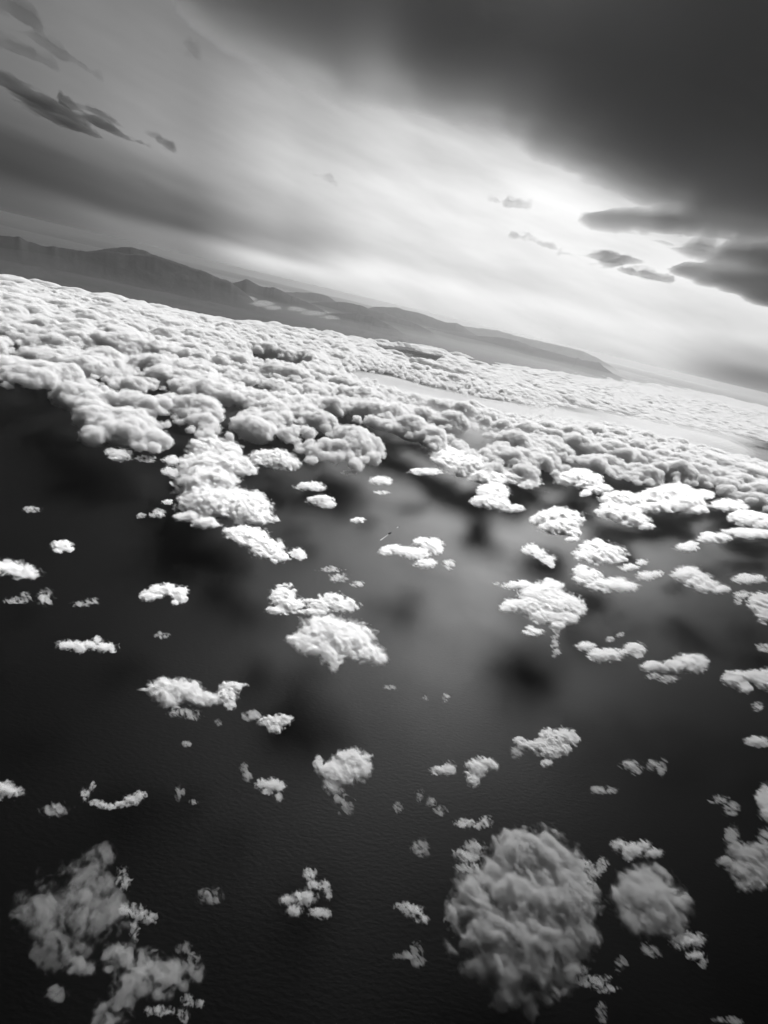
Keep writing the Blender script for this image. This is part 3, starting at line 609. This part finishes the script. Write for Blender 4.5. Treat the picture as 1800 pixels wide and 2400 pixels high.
 ("cumulus_cloud", [(945,2125,22,10),(968,2135,22,14),(990,2155,16,12)], dict(amp=.8,bill=-.35,thr=.08,tau=3.0,cap=.5), "small grey cloud left of the largest cloud"),
 ("cumulus_cloud", [(955,2240,24,8),(975,2225,12,14),(980,2255,12,10)], w_, "dim curl of vapour below the small grey cloud"),
 ("cumulus_cloud", [(1700,2390,22,7),(1725,2394,14,6)], w_, "dim scrap at the bottom right corner"),
 ("cumulus_cloud", [(760,2078,14,14),(768,2095,10,16),(712,2104,26,16),(745,2140,18,12),(762,2142,14,14),(735,2075,18,10),(725,2050,14,16),(672,2110,18,12),(690,2135,18,14),(735,2045,8,10)], dict(amp=.75,bill=-.3,thr=.05,tau=4.0,cap=.6), "ring shaped ragged cloud in the bottom centre"),
 ("cumulus_cloud", [(485,2100,16,14),(506,2100,14,14)], w_, "faint fuzzy puff between the ring shaped cloud and the lower left mass"),
 ("cumulus_cloud", [(235,2010,34,22),(205,2045,44,28),(225,2080,50,34),(170,2110,66,36),(110,2120,56,26),(60,2140,36,18),(120,2165,56,40),(170,2160,60,40),(230,2120,54,40),(265,2140,44,34),(140,2210,50,40),(100,2235,30,20),(95,2060,14,30),(165,2230,36,26),(125,2260,30,24)],
   dict(amp=1.05,bill=-.2,thr=.10,tau=.5,al=.86,g=.2,flat=.4,feat=1.5,smooth=4,cap=.5,fuzz=.3,grow=1.12), "upper part of the torn see-through grey mass at the lower left"),
 ("cumulus_cloud", [(290,2250,44,34),(300,2300,34,44),(345,2280,50,34),(400,2285,50,32),(435,2280,34,24),(290,2350,26,34),(190,2265,34,20),(250,2375,30,22),(130,2330,24,18),(360,2330,34,20),(245,2395,34,20)],
   dict(amp=1.0,bill=-.2,thr=.08,tau=.7,al=.9,g=.2,flat=.4,feat=1.4,smooth=4,cap=.55,fuzz=.3,grow=1.1), "lower part of the torn grey mass, brighter at its right end"),
 ("cumulus_cloud", [(320,2140,30,14),(345,2150,20,14),(300,2130,20,14),(315,2180,12,22),(290,2060,16,22)], dict(amp=1.0,thr=.12,tau=2.2,bill=-.4,cap=.42), "curling wisps off the right side of the lower left mass"),
 ("cumulus_cloud", [(375,2370,30,12),(440,2345,14,14),(460,2352,18,10),(430,2380,14,18)], dict(amp=1.0,thr=.12,tau=2.2,bill=-.4,cap=.42), "wisps along the bottom edge under the torn grey mass"),
 ("cumulus_cloud", [(430,2225,14,12),(455,2245,12,12)], w_, "dim tuft above the bright right end of the torn grey mass"),
]
CL += [
 # loose cumulus right of the deck's front edge
 ("cumulus_cloud", [(1330,1122,26,14),(1355,1118,28,16),(1380,1130,26,16),(1405,1148,24,10),(1372,1158,12,7)], {}, "lone puffy cloud just in front of the right part of the deck"),
 ("cumulus_cloud", [(1450,1170,36,14),(1475,1176,34,14),(1500,1190,22,10),(1428,1186,18,8)], {}, "upper cloud of the stack above the smooth white cloud"),
 ("cumulus_cloud", [(1440,1200,34,15),(1465,1208,34,15),(1490,1222,28,12),(1515,1235,16,8)], {}, "lower cloud of the stack above the smooth white cloud"),
 ("cumulus_cloud", [(1545,1165,40,18),(1575,1158,38,20),(1605,1178,38,20),(1560,1188,44,12),(1635,1195,24,10)], {}, "wide domed cloud right of the two stacked clouds"),
 ("cumulus_cloud", [(1640,1160,24,9),(1655,1164,14,6)], m_, "small grey puff above right of the wide domed cloud"),
 ("cumulus_cloud", [(1740,1212,28,13),(1765,1220,34,14),(1790,1230,24,12)], {}, "flat grey cloud near the right edge below the deck"),
 ("cumulus_cloud", [(1735,1246,34,7),(1770,1252,38,9)], m_, "long thin grey cloud under the flat grey cloud at the right edge"),
 ("cumulus_cloud", [(1715,1184,34,12),(1735,1190,20,9)], m_, "grey puff above the flat grey cloud at the right edge"),
 ("cumulus_cloud", [(1180,1108,24,10),(1215,1118,28,14),(1240,1130,20,12),(1160,1100,14,7)], m_, "soft hazy cloud right of the long arm of the deck"),
 # low streaks between the deck and the mountains
 ("stratus_cloud", [(60,583,20,4),(72,588,12,3)], dict(z0=1300,amp=.6,tau=.28,al=.5,g=0.0,flat=.25), "small streak of cloud at the foot of the mountains on the far left"),
 ("stratus_cloud", [(150,600,22,4),(190,606,34,5),(240,616,34,5),(290,626,34,5),(330,634,22,5)], dict(z0=1300,amp=.55,tau=.28,al=.5,g=0.0,flat=.25), "long thin grey streak of cloud in front of the mountains"),
 ("stratus_cloud", [(290,612,16,4),(320,620,20,5),(345,628,14,4)], dict(z0=1300,amp=.55,tau=.28,al=.5,g=0.0,flat=.3), "short bright streak above the long thin one before the mountains"),
 ("stratus_cloud", [(380,648,24,5),(420,650,26,6),(450,656,34,9),(490,668,34,10),(530,680,28,8),(430,668,30,7)], dict(z0=1400,amp=.6,tau=.28,al=.5,g=0.0,flat=.3), "broken white cloud patch below the end of the long dark ridge"),
 ("stratus_cloud", [(590,698,16,7),(615,712,26,7),(640,722,20,5)], dict(z0=1400,amp=.6,tau=.28,al=.5,g=0.0,flat=.3), "small puffs between the deck and the double peak"),
 ("stratus_cloud", [(700,724,28,6),(740,734,34,6),(780,744,26,5)], dict(z0=1400,amp=.6,tau=.28,al=.5,g=0.0,flat=.3), "hazy row of puffs between the deck and the middle of the range"),
]
SMALL = []
for i, (nm, bl, kw, lab) in enumerate(CL):
    k = dict(kw); k['seed'] = 100 + i
    my = np.mean([b[1] for b in bl])
    if nm == 'cumulus_cloud' and my < 1260: k.setdefault('al', 0.91 + 0.08 * min(1, max(0, (my - 1130) / 130))); k.setdefault('flat', .48); k['flat'] = max(k['flat'], .42)
    o = make_cloud(nm, bl, **k)
    if o is not None:
        tag(o, lab, 'cloud', 'scattered clouds over the sea' if nm == 'cumulus_cloud' else 'low cloud streaks before the mountains')

# dark cirrus streaks high in the left of the sky
def high_streak(blobs, label, seed, z=13500.0, tau=1.6):
    o = make_high(blobs, z, seed, tau)
    if o is not None: tag(o, label, 'cloud', 'dark high streaks of cloud')
def make_high(lines, z, seed, tau):
    a0, e0 = azel(np.array([l[0] for l in lines], float), np.array([l[1] for l in lines], float))
    # footprint grid on the level z
    pts = []
    for (x1, y1, x2, y2, wd) in [(l[0], l[1], l[2], l[3], l[4]) for l in lines]:
        pts += [(x1, y1, wd), (x2, y2, wd)]
    W3 = [CAM + ray(px, py) * ((z - CAM_H) / ray(px, py)[2]) for px, py, _ in pts]
    W3 = np.array(W3); D = np.linalg.norm(W3 - CAM, axis=1).mean()
    lo = W3[:, :2].min(0) - 0.12 * D; hi = W3[:, :2].max(0) + 0.12 * D
    n = 420; gx = np.linspace(lo[0], hi[0], n); gy = np.linspace(lo[1], hi[1], n); Y, X = np.meshgrid(gy, gx)
    X, Y = X.T.copy(), Y.T.copy()
    px, py = project(X, Y, z); r = np.hypot(X, Y)
    w1 = fbm2(X, Y, D * 0.09, seed, 5); w2 = fbm2(X, Y, D * 0.09, seed + 3, 5)
    px = px + 14 * w1; py = py + 8 * w2
    c = np.zeros(X.shape); L_ = [math.hypot(l[2] - l[0], l[3] - l[1]) for l in lines]; tot_ = sum(L_); s0 = 0.0
    for (x1, y1, x2, y2, wd), ll in zip(lines, L_):
        dx, dy = x2 - x1, y2 - y1; t = np.clip(((px - x1) * dx + (py - y1) * dy) / (dx * dx + dy * dy), 0, 1)
        d = np.hypot(px - x1 - t * dx, py - y1 - t * dy); q = (s0 + t * ll) / tot_
        taper = np.clip(1.1 * (1 - np.abs(2 * q - 1)**2.2), 0.05, 1); s0 += ll
        c = np.maximum(c, np.exp(-(d / (wd * 1.7 * taper))**1.6))
    c = np.clip(c * (0.72 + 0.75 * fbm2(X * 1.4, Y * .7, D * 0.035, seed + 5, 6)) - 0.10 + 0.08 * fbm2(X, Y, D * 0.012, seed + 9, 4), 0, 1)
    c[0] = c[-1] = 0; c[:, 0] = c[:, -1] = 0
    T = 260 * np.minimum(c, 1.0)**1.1
    return shell('high_streak_cloud', X, Y, z + T, z - T * 0.4, vol_mat('high_streak_vapour', 0.36 * tau / 260, 0.0, 0.12))
high_streak([(-60,160,0,190,7),(0,190,60,228,8),(60,228,120,262,9),(120,262,190,295,8),(190,295,262,330,5)], "lower left dark streak, broad and running down from the left edge", 201)
high_streak([(122,220,150,240,3),(150,240,200,268,5),(200,268,260,300,6),(260,300,352,350,5)], "long dark streak with a sharp tip, just above right of the broad one", 207)
high_streak([(342,312,380,330,2.5),(372,334,418,358,3)], "short dark dash beyond the sharp tip of the long streak", 213, tau=.8)
high_streak([(-60,-20,0,8,9),(0,8,60,35,9),(60,35,112,80,5)], "dark smudge in the top left corner of the sky", 219, tau=.7)
high_streak([(-40,85,20,108,5),(20,108,80,135,6),(80,135,138,168,4)], "thin grey streak at the left edge below the corner smudge", 225, tau=.7)
high_streak([(22,66,80,95,4),(80,95,150,140,5),(150,140,235,190,4)], "faint long grey streak between the corner smudge and the sharp tipped one", 231, tau=.6)
high_streak([(425,108,445,118,8),(440,122,474,140,6)], "small faint dark tuft near the dark sheet's left end", 237, tau=.45)
high_streak([(738,413,765,422,2.5),(765,422,800,436,3.5)], "small grey dash in the bright middle of the sky", 243, tau=.22)
high_streak([(1145,458,1190,468,4),(1185,472,1248,490,5)], "grey ruffled patch in the brightest part of the sky", 255, tau=.5)
high_streak([(1190,552,1240,560,5),(1240,566,1300,584,4)], "grey dash left of the lowest dark tongue", 261, tau=.5)
high_streak([(1310,590,1380,604,5),(1380,604,1470,622,7),(1470,622,1580,655,6)], "long grey veil under the lowest dark tongue", 267, tau=.6)

# ------------------------------------------------------------------ ships and aircraft
m_hull, _, _ = surf_mat('ship_hull_paint', 0.006, 1.0, spec=0.0); m_deckp, _, _ = surf_mat('ship_deck_paint', 0.01, 1.0, spec=0.0); m_white, _, _ = surf_mat('white_paint', 0.75, 0.5); m_foam, _, _ = surf_mat('sea_foam', 0.4, 0.9, var=0.3, vscale=0.03)
m_plane, _, _ = surf_mat('aircraft_skin', 0.03, 0.5)
def loft(name, secs, mat, parent=None):          # closed body through equal rings of points
    n = len(secs[0]); V = [p for s_ in secs for p in s_]; Q = []
    for i in range(len(secs) - 1):
        for k in range(n): Q.append((i*n+k, i*n+(k+1) % n, (i+1)*n+(k+1) % n, (i+1)*n+k))
    a = len(V); V += [tuple(np.mean(secs[0], 0)), tuple(np.mean(secs[-1], 0))]
    for k in range(n): Q.append((a, (k+1) % n, k, a)); Q.append((a+1, (len(secs)-1)*n+k, (len(secs)-1)*n+(k+1) % n, a+1))
    me = bpy.data.meshes.new(name); me.from_pydata([tuple(map(float, v)) for v in V], [], [tuple(dict.fromkeys(q)) for q in Q]); me.update(); me.materials.append(mat)
    o = bpy.data.objects.new(name, me); SC.collection.objects.link(o)
    if parent is not None: o.parent = parent
    return o
def box(name, x0, x1, y0, y1, z0, z1, mat, parent, tp=0.0):
    ring = lambda z, t: [(x0+t, y0+t, z), (x1-t, y0+t, z), (x1-t, y1-t, z), (x0+t, y1-t, z)]
    return loft(name, [ring(z0, 0), ring((z0+z1)/2, tp*.4), ring(z1, tp)], mat, parent)
def ship(px, py, bow_px, bow_py, Ln, label):
    p = at_z(px, py, 0.0); q = at_z(bow_px, bow_py, 0.0); ang = math.atan2(q[1] - p[1], q[0] - p[0])
    r = bpy.data.objects.new('ship', None); SC.collection.objects.link(r); r.location = (p[0], p[1], 0); r.rotation_euler = (0, 0, ang)
    B = Ln * 0.14; secs = []
    for t in np.linspace(0, 1, 13):
        x = Ln * (t - 0.5); w = B * min(1.0, 0.8 + 1.2 * t) * (1 - max(0, (t - 0.72) / 0.28)**2.2 * 0.97); fb = Ln * 0.045 * (1 + 0.5 * max(0, t - 0.8) / 0.2)
        secs.append([(x, -w*0.75, -2), (x, w*0.75, -2), (x, w, fb), (x, -w, fb)])
    loft('hull', secs, m_hull, r)
    box('deckhouse', -Ln*.44, -Ln*.28, -B*.8, B*.8, Ln*.045, Ln*.14, m_hull, r, 1.0)
    box('funnel', -Ln*.43, -Ln*.38, -B*.25, B*.25, Ln*.14, Ln*.19, m_hull, r, .5)
    for k in range(4): box('hatch', -Ln*.2 + k*Ln*.14, -Ln*.09 + k*Ln*.14, -B*.6, B*.6, Ln*.046, Ln*.07, m_deckp, r, .6)
    box('mast', Ln*.38, Ln*.39, -.8, .8, Ln*.06, Ln*.15, m_hull, r, .2)
    tag(r, label, 'ship', 'ships on the open sea'); return p, ang
def wake(p, ang, Ln, w0, w1, label):
    me_n = 60; V = []; Q = []; dr = np.array([math.cos(ang), math.sin(ang)]); nrm = np.array([-dr[1], dr[0]])
    for i in range(me_n):
        t = i / (me_n - 1); wd = w0 + (w1 - w0) * t; wob = 0.25 * wd * math.sin(i * 0.9) * t
        c = p[:2] - dr * (Ln * t); j = 1 + 0.25 * math.sin(i * 2.1)
        for s_ in (-1, 0, 1): V.append((c[0] + nrm[0] * (s_ * wd * j + wob), c[1] + nrm[1] * (s_ * wd * j + wob), 0.6 if s_ else 3.0 * (1 - t) + 0.7))
    for i in range(me_n - 1):
        for s_ in (0, 1): Q.append((i*3+s_, i*3+s_+1, (i+1)*3+s_+1, (i+1)*3+s_))
    o = add_mesh('wake', V, Q, m_foam); tag(o, label, 'wake', kind='stuff'); return o
p, an = ship(914, 1250, 925, 1242, 270.0, "larger dark cargo ship following behind the small one on the sea")
wake(p - np.array([math.cos(an), math.sin(an), 0]) * 140, an, 900, 8, 26, "short pale wake trailing the larger dark ship")
p, an = ship(935, 1233.5, 946, 1225, 125.0, "small dark ship ahead at the tip of a bright white wake")
wake(p - np.array([math.cos(an), math.sin(an), 0]) * 66, an, 260, 22, 6, "bright white wake right behind the small ship")
def aircraft(px, py, D, heading, label):
    p = CAM + ray(px, py) * D
    r = bpy.data.objects.new('aircraft', None); SC.collection.objects.link(r); r.location = p; r.rotation_euler = (0, 0, rad(heading))
    prof = [(-32, .6), (-26, 1.8), (-16, 2.8), (0, 3.0), (18, 3.0), (27, 2.2), (31, .7)]
    loft('fuselage', [[(x, q * math.cos(k * math.pi / 5), q * math.sin(k * math.pi / 5)) for k in range(10)] for x, q in prof], m_plane, r)
    for s_ in (-1, 1):
        loft('wing', [[(8 - t * 16, s_ * (2 + 28 * t), -1 + 2.5 * t - 0.4), (8 - t * 16, s_ * (2 + 28 * t), -1 + 2.5 * t + 0.5 - .3 * t), (-4 - t * 9, s_ * (2 + 28 * t), -1 + 2.5 * t)] for t in (0, .5, 1)], m_plane, r)
        loft('tailplane', [[(-25 - t * 4, s_ * (1 + 9 * t), 1.2), (-25 - t * 4, s_ * (1 + 9 * t), 1.7), (-30 - t * 2, s_ * (1 + 9 * t), 1.4)] for t in (0, .5, 1)], m_plane, r)
        loft('engine', [[(x, s_ * 11 + q * math.cos(k * math.pi / 4), -2.6 + q * math.sin(k * math.pi / 4)) for k in range(8)] for x, q in ((1, .9), (4, 1.5), (7, 1.5))], m_plane, r)
    loft('tail_fin', [[(-23 - t * 6, -.3, 1 + 9 * t), (-23 - t * 6, .3, 1 + 9 * t), (-31 - t * 1, 0, 1 + 9 * t)] for t in (0, .5, 1)], m_plane, r)
    tag(r, label, 'aircraft', 'distant aircraft in the sky')
aircraft(1311.5, 769.5, 18000, 12, "tiny dark aircraft low in the bright sky above the right end of the mountains")
aircraft(546.5, 384.5, 21000, -25, "tiny faint aircraft in the sky left of the bright centre")

# ------------------------------------------------------------------ air
hz = 7.0e5
V = [(x, y, z) for z in (-60.0, CAM_H + 220.0) for (x, y) in ((-hz, -6e4), (hz, -6e4), (hz, hz), (-hz, hz))]
haze = add_mesh('haze', V, [(0,3,2,1),(4,5,6,7),(0,1,5,4),(1,2,6,5),(2,3,7,6),(3,0,4,7)], vol_mat('haze_air', 1 / 430000.0, 0.91, 0.62), False)
tag(haze, 'thin air haze over the whole scene, thickest toward the horizon', 'haze', kind='stuff')

def mist_layer():
    A = np.linspace(-62, 30, 120); Rr = np.linspace(110e3, 480e3, 60); rr, aa = np.meshgrid(Rr, np.radians(A), indexing='ij')
    X = rr * np.sin(aa); Y = rr * np.cos(aa)
    t = np.clip((rr - 110e3) / 40e3, 0, 1) * np.clip((480e3 - rr) / 60e3, 0, 1); e = np.clip(np.minimum(A + 62, 30 - A) / 8, 0, 1)[None, :]
    T = 2300 * t * e * (1 + .3 * fbm2(X, Y, 20000, 91, 4))
    return shell('valley_mist', X, Y, 420 + np.maximum(T, 0), 420 + 0 * T, vol_mat('valley_mist_air', 1 / 170000.0, 0.9, 0.72))
tag(mist_layer(), 'pale mist lying over the low land around the mountain feet', 'mist', kind='stuff')
